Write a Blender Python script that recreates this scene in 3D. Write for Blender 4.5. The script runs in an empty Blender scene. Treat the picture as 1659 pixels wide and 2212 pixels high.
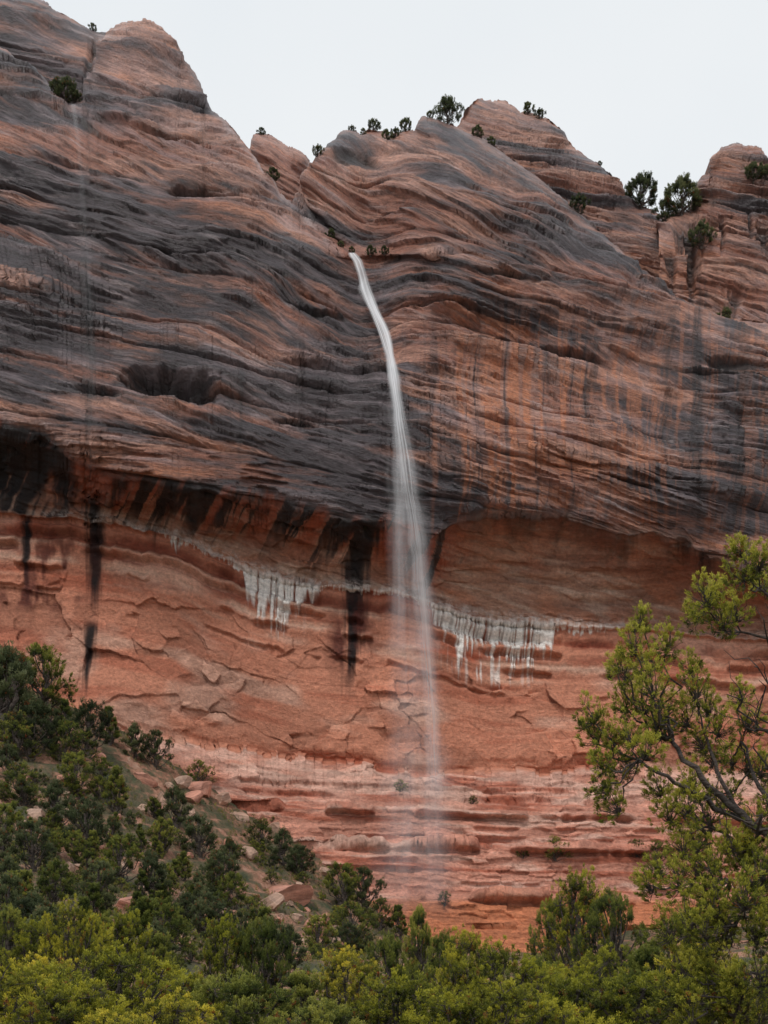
import bpy, math, numpy as np
from mathutils import Vector
rng=np.random.default_rng(7)
K=0.671/1659.0
CX,HZ=829.5,1902.0
def W(px,py,Y): return np.array([(px-CX)*K*Y, Y, (HZ-py)*K*Y])
scene=bpy.context.scene
# ------------------------------------------------------------ noise
_tabs={}
def tab(seed):
    if seed not in _tabs: _tabs[seed]=np.random.default_rng(seed+1000).random((256,256)).astype(np.float32)
    return _tabs[seed]
def vn(x,y,seed=0):
    x=np.asarray(x,dtype=np.float64); y=np.asarray(y,dtype=np.float64)
    x,y=np.broadcast_arrays(x,y)
    xi=np.floor(x).astype(np.int64); yi=np.floor(y).astype(np.int64)
    fx=x-xi; fy=y-yi
    fx=fx*fx*(3-2*fx); fy=fy*fy*(3-2*fy)
    t=tab(seed); x0=xi&255; x1=(xi+1)&255; y0=yi&255; y1=(yi+1)&255
    return (t[x0,y0]*(1-fx)+t[x1,y0]*fx)*(1-fy)+(t[x0,y1]*(1-fx)+t[x1,y1]*fx)*fy*1.0
def fbm(x,y,o=4,seed=0,gain=0.5):
    s=0;a=1;n=0
    for i in range(o):
        s=s+a*(vn(x*2**i+13.7*i,y*2**i+7.1*i,seed+i)-0.5); n+=a; a*=gain
    return s/n*2
def sst(a,b,x):
    t=np.clip((x-a)/(b-a),0,1); return t*t*(3-2*t)
def voro(x,y,seed=0):
    xi=np.floor(x).astype(np.int64); yi=np.floor(y).astype(np.int64)
    f1=np.full(x.shape,9.0); f2=np.full(x.shape,9.0); cid=np.zeros(x.shape); dx1=np.zeros(x.shape); dy1=np.zeros(x.shape)
    t1=tab(seed+50); t2=tab(seed+51); t3=tab(seed+52)
    for i in(-1,0,1):
        for j in(-1,0,1):
            a=(xi+i)&255; b=(yi+j)&255
            ddx=xi+i+t1[a,b]-x; ddy=yi+j+t2[a,b]-y
            d=np.sqrt(ddx*ddx+ddy*ddy)
            n=d<f1
            f2=np.where(n,f1,np.minimum(f2,d)); cid=np.where(n,t3[a,b],cid)
            dx1=np.where(n,ddx,dx1); dy1=np.where(n,ddy,dy1); f1=np.where(n,d,f1)
    return f1,f2,cid,dx1,dy1
# ------------------------------------------------------------ mesh utils
def link(o): scene.collection.objects.link(o); return o
def mesh_np(name,V,F,col=None,smooth=True,alpha=None,bed=None):
    me=bpy.data.meshes.new(name)
    V=np.asarray(V,dtype=np.float32); F=np.asarray(F,dtype=np.int32)
    n=F.shape[1]
    me.vertices.add(len(V)); me.vertices.foreach_set('co',V.ravel())
    me.loops.add(F.size); me.loops.foreach_set('vertex_index',F.ravel())
    me.polygons.add(len(F)); me.polygons.foreach_set('loop_start',np.arange(0,F.size,n,dtype=np.int32))
    me.update(calc_edges=True)
    if smooth: me.polygons.foreach_set('use_smooth',np.ones(len(F),dtype=bool))
    if col is not None:
        a=me.attributes.new('col','FLOAT_COLOR','POINT')
        c=np.ones((len(V),4),dtype=np.float32); c[:,:3]=col
        if alpha is not None: c[:,3]=alpha
        a.data.foreach_set('color',c.ravel())
    if bed is not None:
        a=me.attributes.new('bed','FLOAT_VECTOR','POINT'); a.data.foreach_set('vector',np.asarray(bed,dtype=np.float32).ravel())
    return me
def grid_faces(r,c):
    i=np.arange(r*c).reshape(r,c)
    return np.stack([i[:-1,:-1],i[1:,:-1],i[1:,1:],i[:-1,1:]],-1).reshape(-1,4)
def nodes(name):
    m=bpy.data.materials.new(name); m.use_nodes=True
    nt=m.node_tree; nt.nodes.clear(); return m,nt,nt.nodes.new
def rock_material(name,bump=0.5,rough=(0.42,0.75),fixed=None,dist=0.5,bed=False):
    m,nt,N=nodes(name); L=nt.links.new
    out=N('ShaderNodeOutputMaterial'); p=N('ShaderNodeBsdfPrincipled'); L(p.outputs[0],out.inputs[0])
    tc=N('ShaderNodeTexCoord')
    n1=N('ShaderNodeTexNoise'); n1.inputs['Scale'].default_value=1.8; n1.inputs['Detail'].default_value=10; n1.inputs['Roughness'].default_value=0.72
    L(tc.outputs['Object'],n1.inputs['Vector'])
    n2=N('ShaderNodeTexNoise'); n2.inputs['Scale'].default_value=1.0; n2.inputs['Detail'].default_value=6; n2.inputs['Roughness'].default_value=0.7
    if bed:
        ab=N('ShaderNodeAttribute'); ab.attribute_name='bed'; L(ab.outputs['Vector'],n2.inputs['Vector'])
    else:
        mp=N('ShaderNodeMapping'); mp.inputs['Scale'].default_value=(0.25,0.25,3.2); mp.inputs['Rotation'].default_value=(0,math.radians(10),0)
        L(tc.outputs['Object'],mp.inputs[0]); L(mp.outputs[0],n2.inputs['Vector'])
    def mrange(src,a,b,c,d):
        mr=N('ShaderNodeMapRange'); mr.inputs['From Min'].default_value=a; mr.inputs['From Max'].default_value=b
        mr.inputs['To Min'].default_value=c; mr.inputs['To Max'].default_value=d; L(src,mr.inputs[0]); return mr.outputs[0]
    def mth(op,a,b_):
        q=N('ShaderNodeMath'); q.operation=op
        for i,v in enumerate((a,b_)):
            if isinstance(v,(int,float)): q.inputs[i].default_value=v
            else: L(v,q.inputs[i])
        return q.outputs[0]
    v1=mrange(n1.outputs[0],.3,.7,.66,1.32)
    mx=N('ShaderNodeMix'); mx.data_type='RGBA'; mx.blend_type='MULTIPLY'; mx.inputs[0].default_value=1
    if fixed is None:
        at=N('ShaderNodeAttribute'); at.attribute_name='col'; L(at.outputs['Color'],mx.inputs[6]); wet=at.outputs['Alpha']
        n2c=mth('ADD',mth('MULTIPLY',mth('SUBTRACT',n2.outputs[0],.5),mrange(wet,0,1,.35,.9)),.5)
    else: mx.inputs[6].default_value=(*fixed,1); wet=None; n2c=n2.outputs[0]
    v2=mrange(n2c,.34,.66,.56,1.44)
    L(mth('MULTIPLY',v1,v2),mx.inputs[7]); L(mx.outputs[2],p.inputs['Base Color'])
    ro=mrange(n1.outputs[0],.35,.65,rough[0],rough[1])
    if wet is not None:
        ro=mth('ADD',ro,mrange(wet,0,1,.26,0.0)); L(mrange(wet,0,1,.25,.75),p.inputs['Specular IOR Level'])
    L(ro,p.inputs['Roughness'])
    ad=mth('ADD',n1.outputs[0],mth('MULTIPLY',n2c,1.3))
    b=N('ShaderNodeBump'); b.inputs['Strength'].default_value=bump; b.inputs['Distance'].default_value=dist
    L(ad,b.inputs['Height']); L(b.outputs[0],p.inputs['Normal'])
    return m
ROCK=rock_material('weathered_sandstone',bump=.8,rough=(.33,.55),dist=.55,bed=True)
# ------------------------------------------------------------ cliff curves
lipx=[-260,0,60,100,200,300,450,600,740,860,925,960,1000,1100,1250,1330,1480,1540,1600,1700,1920]
lipy=[900,925,935,955,1012,1035,1060,1090,1122,1135,1168,1145,1125,1108,1120,1150,1165,1205,1240,1250,1260]
sex=[-260,20,150,280,380,450,540,620,720,850,950,1050,1200,1320,1480,1659,1920]
sey=[1100,1110,1120,1140,1160,1195,1230,1255,1270,1280,1310,1340,1352,1352,1368,1385,1400]
box=[-260,0,250,400,560,700,900,1280,1659,1920]
boy=[1500,1560,1575,1612,1632,1642,1670,1665,1680,1700]
def lip(x): return np.interp(x,lipx,lipy)+12*fbm(x/80,x*0+3,3,5)+7*fbm(x/16,x*0+2,4,12,.6)
def seep(x): return np.interp(x,sex,sey)+5*fbm(x/50,x*0+9,3,6)+3*fbm(x/10,x*0+5,2,14)
def bot(x): return np.interp(x,box,boy)+8*fbm(x/60,x*0+4,3,8)+5*np.round(2*fbm(x/25,x*0+7,2,9))
def gau(X,Y,cx,cy,rx,ry): return np.exp(-((X-cx)/rx)**2-((Y-cy)/ry)**2)

def bedding(PX,PY):
    phi=PY-0.21*PX+26*fbm(PX/560,PY/460,2,20)
    flank=sst(350,700,PX)*(1-sst(760,900,PX))*sst(250,400,PY)*(1-sst(700,900,PY))
    phi=phi-flank*0.20*(PX-500)
    cd=sst(880,1050,PX)*(1-sst(500,900,PY)); phi=phi-cd*0.24*(PX-980)
    w0=phi+9*fbm(PX/190,PY/120,3,24)
    r=np.random.default_rng(3); bounds=np.cumsum(r.uniform(34,130,90))-1100
    idx=np.searchsorted(bounds,w0)
    dl=r.uniform(-0.10,0.34,100)[idx]
    off=r.uniform(0,500,100)[idx]
    b=phi-dl*(PX-800)+off+2.5*fbm(PX/110,PY/90,2,30)+1.2*fbm(PX/26,PY/18,3,33)
    edge=np.minimum(np.abs(w0-bounds[np.clip(idx,0,89)]),np.abs(w0-bounds[np.clip(idx-1,0,89)]))
    return phi,w0,b,edge,idx
def streak(PX,PY,pts,w,seed=0):
    ys=[p[1] for p in pts]; xs=[p[0] for p in pts]
    cx=np.interp(PY,ys,xs)+5*fbm(PY/50,PY*0+seed,3,60)
    ww=w*(1+0.9*fbm(PY/90,PX/6,3,seed+61))*np.interp(PY,[ys[0],ys[-1]],[1.25,.55])
    m=np.exp(-np.abs((PX-cx)/np.maximum(ww,1))**4)
    return m*sst(ys[0]-15,ys[0]+20,PY)*(1-sst(ys[-1]-70,ys[-1]+25,PY+30*fbm(PX/6,PX*0,2,seed+66)))
def mix(c,d,m): return c*(1-m[...,None])+np.asarray(d)[None,None,:]*m[...,None]

def upper_color(PX,PY,phi,b,idx,edge,slab,extra_dark=0.0):
    light=np.array([0.46,0.235,0.168]); mid=np.array([0.305,0.122,0.078]); dark=np.array([0.040,0.034,0.041]); brown=np.array([0.135,0.068,0.056])
    n=fbm(PX/200,phi/36,5,70,.45); nb=vn(b/9,PX/160,75)
    c=light+(mid-light)*sst(-0.3,0.35,n+0.5*(nb-0.5))[...,None]
    c=mix(c,[.48,.185,.09],sst(.05,.5,fbm(PX/130,phi/50,4,77))*.6)
    bias=extra_dark+0.05
    for (cx,cy,rx,ry,a) in [(180,560,420,180,.40),(620,960,330,150,.60),(300,760,340,100,.35),(90,370,160,90,.3),(520,560,180,70,.35),(60,760,200,120,.3),
        (1560,870,130,150,.42),(1480,1080,200,90,.4),(1130,560,220,80,.3),(1000,720,200,70,.25),(780,820,130,170,.45),(450,400,120,50,.3),(820,1090,260,50,.6),(1250,1070,300,50,.1),(1330,330,80,60,.15),
        (240,320,95,55,-.9),(1130,920,280,130,-.60),(1080,400,110,60,-.2),(800,400,120,110,-.15),(620,400,90,100,-.1),(300,160,150,90,-.15),(400,905,240,24,-.5),(330,1000,250,30,-.2),(890,690,80,60,-.5),(1330,640,140,70,-.2),(1350,800,90,40,-.2),(570,330,60,60,-.2)]:
        bias=bias+a*gau(PX,PY,cx,cy,rx,ry)
    nd=1.1*fbm(PX/240,phi/38,5,80,0.52)+0.5*fbm(PX/80,b/8,4,85,0.62)+0.3*(vn(idx*1.7,idx*0+0.5,88)-0.5)+.2*slab
    m=sst(0.02,0.42,nd+bias)
    c=mix(c,brown,0.72*sst(-0.30,0.15,nd+bias))
    c=mix(c,dark,0.92*m)
    vs=fbm(PX/10+2*fbm(PY/200,PX/100,2,90),PY/420,4,91,0.65)
    zone=sst(880,1000,PX)*sst(640,780,PY+0.1*PX-90)
    o=sst(0.02,0.4,vs)*zone*(0.3+0.7*gau(PX,PY,1130,930,280,200))
    c=mix(c,[0.56,0.20,0.085],0.8*o)
    d=sst(0.1,0.5,-vs)*(0.30+zone)*0.6
    c=mix(c,dark,np.clip(d,0,.85)*sst(450,700,PY))
    lipm=sst(0.70,0.92,vn(b/5,PX/90,95))*sst(-0.1,0.3,fbm(PX/120,PY/90,3,96))
    c=mix(c,[0.50,0.40,0.39],0.42*lipm)  # pale highlights on thin ledges, sheen painted into the rock colour
    hazy=sst(.05,.5,fbm(PX/170,b/20,4,93,.6))
    c=mix(c,[0.34,0.265,0.275],0.36*hazy)
    crack=sst(0.84,0.95,vn(b/3.6,PX/80,97))*sst(0,0.3,fbm(PX/90,PY/60,3,98))+np.exp(-(edge/2.2)**2)*sst(-.1,.3,fbm(PX/70,PY/50,3,99))
    c=mix(c,[0.03,0.022,0.022],0.62*np.clip(crack,0,1))
    return c
def saw(x,s=.09):
    f=x-np.floor(x); return (1-f)*sst(0,s,f)

SURF={}
def build(name,px0,px1,step,rows,rimpts,botpy,depthfn,A,Lr,main=False,dark=0.0,seed=0):
    px=np.arange(px0,px1+.1,step); rx=np.array([p[0] for p in rimpts],float); ry=np.array([p[1] for p in rimpts],float)
    rim=np.interp(px,rx,ry)
    k5=np.ones(7)/7; rim=np.convolve(np.pad(rim,3,mode='edge'),k5,'valid')
    blk=np.round(vn(px/15,px*0+seed,100)*3)/3
    rimn=rim+4*fbm(px/26,px*0+seed,3,101)-9*(blk-0.5)+2*(vn(px/4,px*0,103)-.5)
    t=np.linspace(0,1,rows)[:,None]
    PY=rimn[None,:]+(botpy-rimn[None,:])*t; PX=np.broadcast_to(px[None,:],PY.shape).copy()
    Y=depthfn(PX,PY,px)
    D=np.full(PY.shape,1e9)
    for i in range(len(rx)-1):
        ax,ay,bx,by=rx[i],ry[i],rx[i+1],ry[i+1]; vx,vy=bx-ax,by-ay; l2=vx*vx+vy*vy
        tt=np.clip(((PX-ax)*vx+(PY-ay)*vy)/l2,0,1)
        D=np.minimum(D,(PX-ax-tt*vx)**2+(PY-ay-tt*vy)**2)
    D=np.sqrt(D); D=np.minimum(D,np.maximum(PY-rimn[None,:],0)+8)
    u=np.clip(1-D/Lr,0,1); Y=Y+A*(1-np.sqrt(1-np.minimum(u,0.985)**2))
    P=np.stack([(PX-CX)*K*Y,Y,(HZ-PY)*K*Y],-1)
    gx=np.gradient(P,axis=1); gy=np.gradient(P,axis=0)
    Nn=np.cross(gy,gx); Nn/=np.linalg.norm(Nn,axis=-1,keepdims=True)+1e-9
    Nn*=-np.sign(Nn[...,1:2].mean()) if Nn[...,1].mean()>0 else 1
    phi,w0,b,edge,idx=bedding(PX+seed*311,PY+seed*97)
    rough=0.30+0.70*sst(-0.2,0.35,fbm(PX/190,PY/90,3,110))
    wb=2.0*fbm(PX/30,PY/20,2,190,.6)
    s1,s2,sid,_,sdy=voro((PX+24*fbm(PX/50,PY/40,2,191))/120,(b+wb)/10.5,41)
    u1,u2,uid,_,udy=voro((PX+10*fbm(PX/20,PY/16,2,193))/46,(b+.6*wb)/5,43)
    slm=sst(-.2,.25,fbm(PX/140,PY/70,3,195)); slm2=sst(0,.3,fbm(PX/90,PY/50,3,196))
    slab=(sid-.5)*slm+.5*(uid-.5)*slm2
    dU=1.8*(vn(phi/55,PX/360,111)-.5)+0.7*rough*(vn(b/19,PX/260,112)-.5)+0.2*rough*(vn(b/3.8,PX/90,114)-.5)
    dU+=2.0*fbm(PX/210,PY/120,3,115,.45)+0.22*fbm(PX/20,b/10,4,116,0.6)
    dU+=(.75*(sid-.5)-.3*sdy)*slm+(.32*(uid-.5)-.12*udy)*slm2
    dU-=1.0*np.exp(-(edge/3.0)**2)*rough
    dU+=2.2*saw(w0/66.0+0.12*fbm(PX/340,PY/300,2,118),.06)*sst(-0.1,0.4,fbm(PX/260,w0/90,3,119))
    dU+=0.9*rough*saw(b/25.0,.10)*sst(-0.15,0.25,fbm(PX/130,b/33,3,109))
    dU+=.40*rough*saw(b/11.3,.16)*sst(-0.1,0.25,fbm(PX/80,b/19,3,108))
    dU+=.18*rough*saw(b/5.5,.25)*sst(-0.05,0.25,fbm(PX/60,b/9,3,107))
    BED=np.stack([b/3.0,PX/30,idx*1.0],-1); WET=np.ones(PY.shape)
    gr=0
    for pts,w,a in [([(1478,480),(1488,560),(1492,640)],18,3.0),([(1440,560),(1450,650)],12,1.5),([(1650,480),(1655,600)],14,2.0),([(1585,640),(1580,700)],16,1.2),([(205,90),(190,160),(178,215)],8,1.5),([(1560,470),(1556,560)],8,1.5),([(1620,450),(1625,540)],6,1.2)]:
        s_=streak(PX,PY,pts,w,3); dU-=a*s_; gr=np.maximum(gr,s_)
    if main:
        lp=lip(px)[None,:]; sp=seep(px)[None,:]; bp=bot(px)[None,:]
        shift=(np.interp(PX,sex,sey)-1250)*(1-0.75*sst(1300,1900,PY))
        pl=PY-shift+7*fbm(PX/120,PY/80,2,119)
        up=1-sst(-6,8,PY-lp); dU=dU*(.5+.5*sst(0,30,lp-PY))
        ceil=sst(-6,8,PY-lp)*(1-sst(-6,2,PY-sp))
        wall=sst(-4,2,PY-sp)*(1-sst(-4,4,PY-bp)); shelf=sst(-4,4,PY-bp)
        q=PY-sp
        wx=PX+20*fbm(PX/70,PY/60,4,120,.5); wy=pl+15*fbm(PX/70,PY/60,4,121,.5)
        def blocks(sx_,sy_,sd,sk):
            f1,f2,cid,dx,dy=voro((wx+sk*wy)/sx_,(wy-sk*.6*wx)/sy_,sd)
            return f1,f2,cid,dx*(np.modf(cid*37.1)[0]-.5)+dy*(np.modf(cid*91.7)[0]-.5)
        f1,f2,cid,tl=blocks(150,98,3,.4)
        k1,k2,kid,tk=blocks(56,36,9,-.5)
        bm=sst(95,160,q)*sst(-2,36,bp-PY)
        cm_=sst(-0.20,0.2,fbm(PX/120,PY/80,3,127)); cm2=sst(.06,0.25,fbm(PX/90,PY/70,3,137))
        block=(1.5*(cid-.5)+2.6*tl)*(.40+.60*cm_)+(0.8*(kid-.5)+1.6*tk)*cm2
        h1,h2,hid,hx,hy=voro((PX+20*fbm(PX/30,PY/30,3,122))/44,(pl+4*fbm(PX/30,PY/30,3,123))/11,7)
        hb=1.0*(hid-.5)+0.6*(hy*(np.modf(hid*17.3)[0]-.5))
        lay=0.7*(vn(pl/26,PX/520,124)-.5)+0.35*(vn(pl/9,PX/330,125)-.5)
        def step_(c,e,n,a,h):
            m=sst(-.08,.14,fbm(PX/95,PX*0+e,4,n,.55))
            return a*m*(sst(e-h,e-3,c)*(1-sst(e-1,e+2.5,c))) - 0.6*a*m*np.exp(-((c-e-5)/5)**2)
        rtm=sst(930,1040,PX)
        arc=PY-.06*(PX-1240)+.00035*(PX-1240)**2
        dC=(1.2-.5*rtm)*fbm(PX/110,PY/45,4,128,.5)+(0.9-.4*rtm)*(vn((PY-0.35*PX)/11,PX/110,129)*(1-rtm)+vn(arc/13,PX/220,212)*rtm-.5)+.7*rtm*saw(arc/31+.2*fbm(PX/120,PY/90,2,213),.12)*sst(-.2,.3,fbm(PX/120,arc/40,3,214))
        r1_,r2_,rid,_,_=voro((PX+25*fbm(PX/50,PY/50,3,171))/75,(PY-.25*PX+15*fbm(PX/40,PY/40,3,172))/24,21); dC+=(1.0-.6*rtm)*(rid-.5)
        dW=lay*(1.0-0.85*bm)+0.85*block*bm+0.12*fbm(PX/22,PY/16,4,130,.6)
        for e,a,h in[(26,1.0,16),(62,1.2,20),(104,1.0,16),(152,.5,10)]: dW+=step_(q+7*fbm(PX/90,PX*0+e,3,186,.6),e,int(e)+180,a,h)
        dW-=1.0*gau(PX*0,q,0,34,1,10)
        dS=0.4*lay+0.7*hb*sst(-0.2,0.2,fbm(PX/110,PY/40,3,131))+0.35*fbm(PX/50,PY/12,4,132,.55)
        for e,a,h in[(1692,.4,10),(1716,.6,10),(1752,1.5,16),(1778,.5,9),(1800,.5,9),(1828,1.9,18),(1850,.5,7),(1872,.8,9),(1900,.4,8),(1936,2.0,20),(1990,.7,16)]: dS+=step_(PY+.25*(pl-PY)-(PX-900)*0.02+5*fbm(PX/200,PX*0+e*.01,2,187,.55)+2*fbm(PX/22,PX*0+e,2,188),e,int(e),a,h)
        disp=dU*up+dC*ceil+dW*wall+dS*shelf
        cq=0
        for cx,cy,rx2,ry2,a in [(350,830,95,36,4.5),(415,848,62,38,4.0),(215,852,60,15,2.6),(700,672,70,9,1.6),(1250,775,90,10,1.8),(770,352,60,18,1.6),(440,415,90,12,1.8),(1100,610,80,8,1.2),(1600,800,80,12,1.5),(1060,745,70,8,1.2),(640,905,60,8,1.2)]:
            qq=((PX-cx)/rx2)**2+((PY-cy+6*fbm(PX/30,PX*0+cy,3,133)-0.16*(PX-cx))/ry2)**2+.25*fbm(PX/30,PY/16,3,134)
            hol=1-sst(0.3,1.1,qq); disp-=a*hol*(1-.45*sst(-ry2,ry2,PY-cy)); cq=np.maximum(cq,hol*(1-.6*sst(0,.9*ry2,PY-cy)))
        lowf=sst(-4,2,PY-lp); lowm=lowf[...,None]; WET=1-lowf*(1-.35*ceil-.15*shelf)*.98
        BED=BED*(1-lowm)+np.stack([pl/7.0,PX/26,PX*0+3],-1)*lowm
    else: disp=dU
    disp*=sst(0,40,(PY-rimn[None,:])+3)*0.75+0.25
    P=P+Nn*disp[...,None]
    C=upper_color(PX+seed*53,PY,phi,b,idx,edge,slab,dark)
    if seed==2: C=C*.5+np.array([.30,.115,.07])*.5*(.7+.6*vn(b/6,PX/90,205))[...,None]
    ul=np.exp(-((s2-s1)/.05)**2)*slm*.45+np.exp(-((u2-u1)/.07)**2)*slm2*.2
    C=mix(C,[.025,.02,.02],np.clip(ul,0,.7))
    C=mix(C,[.03,.022,.022],np.clip(gr,0,1)*.85)  # clefts painted dark to deepen the shade inside them
    if main:
        n=fbm(PX/150,PY/60,5,140,0.55)
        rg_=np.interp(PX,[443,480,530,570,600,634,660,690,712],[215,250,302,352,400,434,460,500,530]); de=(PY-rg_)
        C=mix(C,[.42,.33,.32],np.exp(-((de-14)/11)**2)*sst(440,500,PX)*(1-sst(690,715,PX))*.6*sst(-.4,.2,fbm(PX/40,PY/30,3,206)))  # wet sheen along the dome's ridge edge, painted as a pale strip
        cc=np.zeros_like(C)+np.array([0.47,0.265,0.18]); cc=mix(cc,[0.33,0.155,0.10],sst(-0.3,0.4,n))
        cc=mix(cc,[0.56,0.41,0.32],sst(0.0,0.5,fbm(PX/80,(PY-0.3*PX)/14,4,141))*0.6)
        cc=mix(cc,[0.20,0.105,0.075],rtm*sst(.05,.5,fbm(PX/140,arc/16,4,215))*.6)
        cc=mix(cc,[0.48,0.16,0.07],sst(0.1,0.5,fbm(PX/90,(PY-0.25*PX)/40,4,173))*0.4)
        cc=mix(cc,[0.10,0.058,0.045],(1-sst(0,70,PY-lp+40*fbm(PX/30,PX*0,4,176,.6)))*.75)  # brown darkening under the overhang lip, shading put into the colour
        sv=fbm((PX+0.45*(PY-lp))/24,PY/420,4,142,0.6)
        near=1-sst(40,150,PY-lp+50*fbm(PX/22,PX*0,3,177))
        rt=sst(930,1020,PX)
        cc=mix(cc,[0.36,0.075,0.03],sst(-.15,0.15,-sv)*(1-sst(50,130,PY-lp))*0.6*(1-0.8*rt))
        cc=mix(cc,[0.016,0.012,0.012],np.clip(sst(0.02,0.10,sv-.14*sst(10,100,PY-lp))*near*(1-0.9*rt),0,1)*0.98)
        cc=mix(cc,[0.016,0.012,0.012],(1-sst(120,210,PX))*sst(-0.30,-.10,sv)*0.98)
        upb=1-sst(-26,4,PY-lp+14*fbm(PX/12,PY/30,3,211))*.999
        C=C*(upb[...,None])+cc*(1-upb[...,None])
        red=np.zeros_like(C)+np.array([0.57,0.235,0.145])
        red=mix(red,[0.40,0.105,0.055],sst(-0.05,0.5,fbm(PX/260,pl/30,4,143,0.6))*(1-.45*bm))
        red=mix(red,[0.64,0.36,0.26],sst(0.0,0.45,fbm(PX/150,pl/60,4,144,0.5))*.85)
        bd=np.clip(gau(PX*0,q,0,52,1,7)+gau(PX*0,q,0,92,1,9)+.7*gau(PX*0,q,0,128,1,6),0,1)*sst(-.3,.3,fbm(PX/110,q/30,4,174))
        red=mix(red,[0.65,0.42,0.31],bd*.75)
        red=mix(red,[0.20,0.045,0.025],0.85*np.clip(gau(PX*0,q,0,32,1,15)+.7*gau(PX*0,q,0,72,1,7)+.6*gau(PX*0,q,0,112,1,6),0,1)*sst(-0.4,0.3,fbm(PX/80,PY/40,4,145)))  # dark red below each ledge: its shadow painted into the colour
        fine=sst(.80,.93,vn(pl/4.2,PX/260,216))*sst(-.1,.3,fbm(PX/140,pl/30,3,217)); red=mix(red,[.24,.075,.045],fine*.5)
        thin=np.exp(-((f2-f1)/0.014)**2)*cm_+.8*np.exp(-((k2-k1)/0.03)**2)*cm2
        red=mix(red,[0.14,0.045,0.03],0.8*np.clip(thin,0,1)*bm*wall*sst(-.2,.2,fbm(PX/25,PY/25,2,175)))
        red=red*(1+(0.42*(cid-.5)+.35*(kid-.5)*cm2)[...,None]*(bm*wall)[...,None])
        sh=np.zeros_like(C)+np.array([0.58,0.26,0.18]); sh=mix(sh,[0.40,0.12,0.068],sst(-0.05,0.4,fbm(PX/260,pl/14,5,146,0.6)))
        sh=mix(sh,[0.65,0.42,0.33],sst(0.05,0.45,fbm(PX/140,pl/18,5,147,.6))*.7)
        sh=mix(sh,[0.67,0.41,0.32],.75*(1-sst(40,110,PY-bp))*sst(-.4,.2,fbm(PX/90,PY/30,3,207)))
        sh=mix(sh,[0.54,0.19,0.09],sst(1930,1960,PY))
        sh=sh*(1+.45*(hid-.5))[...,None]
        sh=mix(sh,[.14,.048,.032],np.exp(-((h2-h1)/.05)**2)*.45*sst(-.1,.25,fbm(PX/60,PY/30,3,178)))
        low=red*(1-shelf[...,None])+sh*shelf[...,None]
        lw=np.clip(wall+shelf,0,1); C=C*(1-lw[...,None])+low*lw[...,None]
        blk=0
        for pts,w in [([(208,1060),(205,1130),(204,1200),(200,1330)],16),([(198,1340),(190,1420),(180,1500)],12),([(812,1120),(785,1180),(768,1240),(764,1320),(762,1400),(752,1480)],25),([(780,1110),(740,1170),(700,1215)],20),
                      ([(390,1040),(362,1100),(340,1155)],23),([(505,1070),(470,1120),(440,1155)],13),([(575,1085),(545,1145)],14),([(655,1100),(625,1155)],12),([(135,960),(138,1060),(128,1130)],30),([(95,950),(90,1110)],24),([(40,930),(36,1100)],24),([(5,930),(2,1100)],14),([(270,1025),(240,1095)],18),
                      ([(190,560),(196,800),(200,1040)],9),([(1500,620),(1505,900),(1510,1150)],12),([(1440,700),(1435,1000)],9),([(1600,700),(1590,1150)],12),([(1275,760),(1270,900)],8),([(520,800),(520,980)],7),([(60,1110),(55,1300)],9),([(335,1140),(332,1200)],5),([(1530,1170),(1520,1250)],22),([(1480,1165),(1476,1230)],14)]:
            blk=np.maximum(blk,streak(PX,PY,pts,w,seed=int(w)))
        fade=np.where((PY<lp),0.45,0.98)
        C=mix(C,[0.010,0.008,0.009],np.clip(blk*fade,0,1))
        patch=gau(PX,PY,115,1220,75,75)+gau(PX,PY,70,1290,90,22)+0.8*gau(PX,PY,770,1350,45,80)+.8*gau(PX,PY,735,1400,25,50)
        C=mix(C,[0.10,0.024,0.017],np.clip(patch*1.2,0,1)*sst(-0.3,0.1,fbm(PX/30,PY/70,4,150))*0.9)
        band=(.75*gau(PX*0,q,0,-5,1,5)+.45*gau(PX*0,q,0,-10,1,13))*sst(-0.15,0.3,fbm(PX/14,q/7,5,151,.75))*sst(40,140,PX)*(1-.6*sst(1340,1420,PX))
        wd=np.interp(PX,[250,350,420,560,700,800,950,1200,1400],[10,16,38,32,22,18,34,28,8])
        band2=sst(-1,-.35,q/wd)*(1-sst(-3,3,q))*sst(230,380,PX)*(1-sst(1350,1500,PX))*sst(-0.10,0.35,fbm(PX/7,q/8,5,152,.78))
        C=mix(C,[0.64,0.56,0.52],np.clip(band*.9+.6*band2,0,1)*0.75)
        env=np.interp(PX,[350,366,372,388,394,400,470,525,532,600,640,690,700,930,940,1000,1100,1190,1200,1210,1330,1345],[0,20,44,36,14,10,8,12,80,96,58,26,10,9,96,108,100,84,24,16,10,0])
        ic=env*(0.35+0.9*vn(PX/5,PX*0+1,153))*(0.65+0.7*vn(PX/30,PX*0,154))
        sx=vn(PX/2.6+0.03*q,q/150,155)
        im=(1-sst(0.70,1.0,q/np.maximum(ic,1)))*sst(-4,2,q)*sst(0.26,0.44,sx+0.34*(1-q/75)-.1*vn(PX/12,q/12,159)-.30*(env<26))*(env>3)
        C=mix(C,[0.94,0.89,0.83],np.clip(im,0,1)*0.96); C=C*(1-.35*np.clip(im,0,1)*(1-sst(.2,.6,sx)))[...,None]
        dr=sst(0.66,0.80,vn(PX/4.5,q/60,156))*sst(60,80,q)*(1-sst(120,165,q+30*vn(PX/9,PX*0,157)))*gau(PX,PX*0,1060,0,75,1)
        C=mix(C,[0.80,0.72,0.66],np.clip(dr*1.1,0,1)*0.8)
        dr2=sst(0.64,0.8,vn(PX/5,q/60,158))*sst(40,60,q)*(1-sst(90,120,q))*gau(PX,PX*0,600,0,40,1)
        C=mix(C,[0.80,0.72,0.66],np.clip(dr2,0,1)*0.7)
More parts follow.
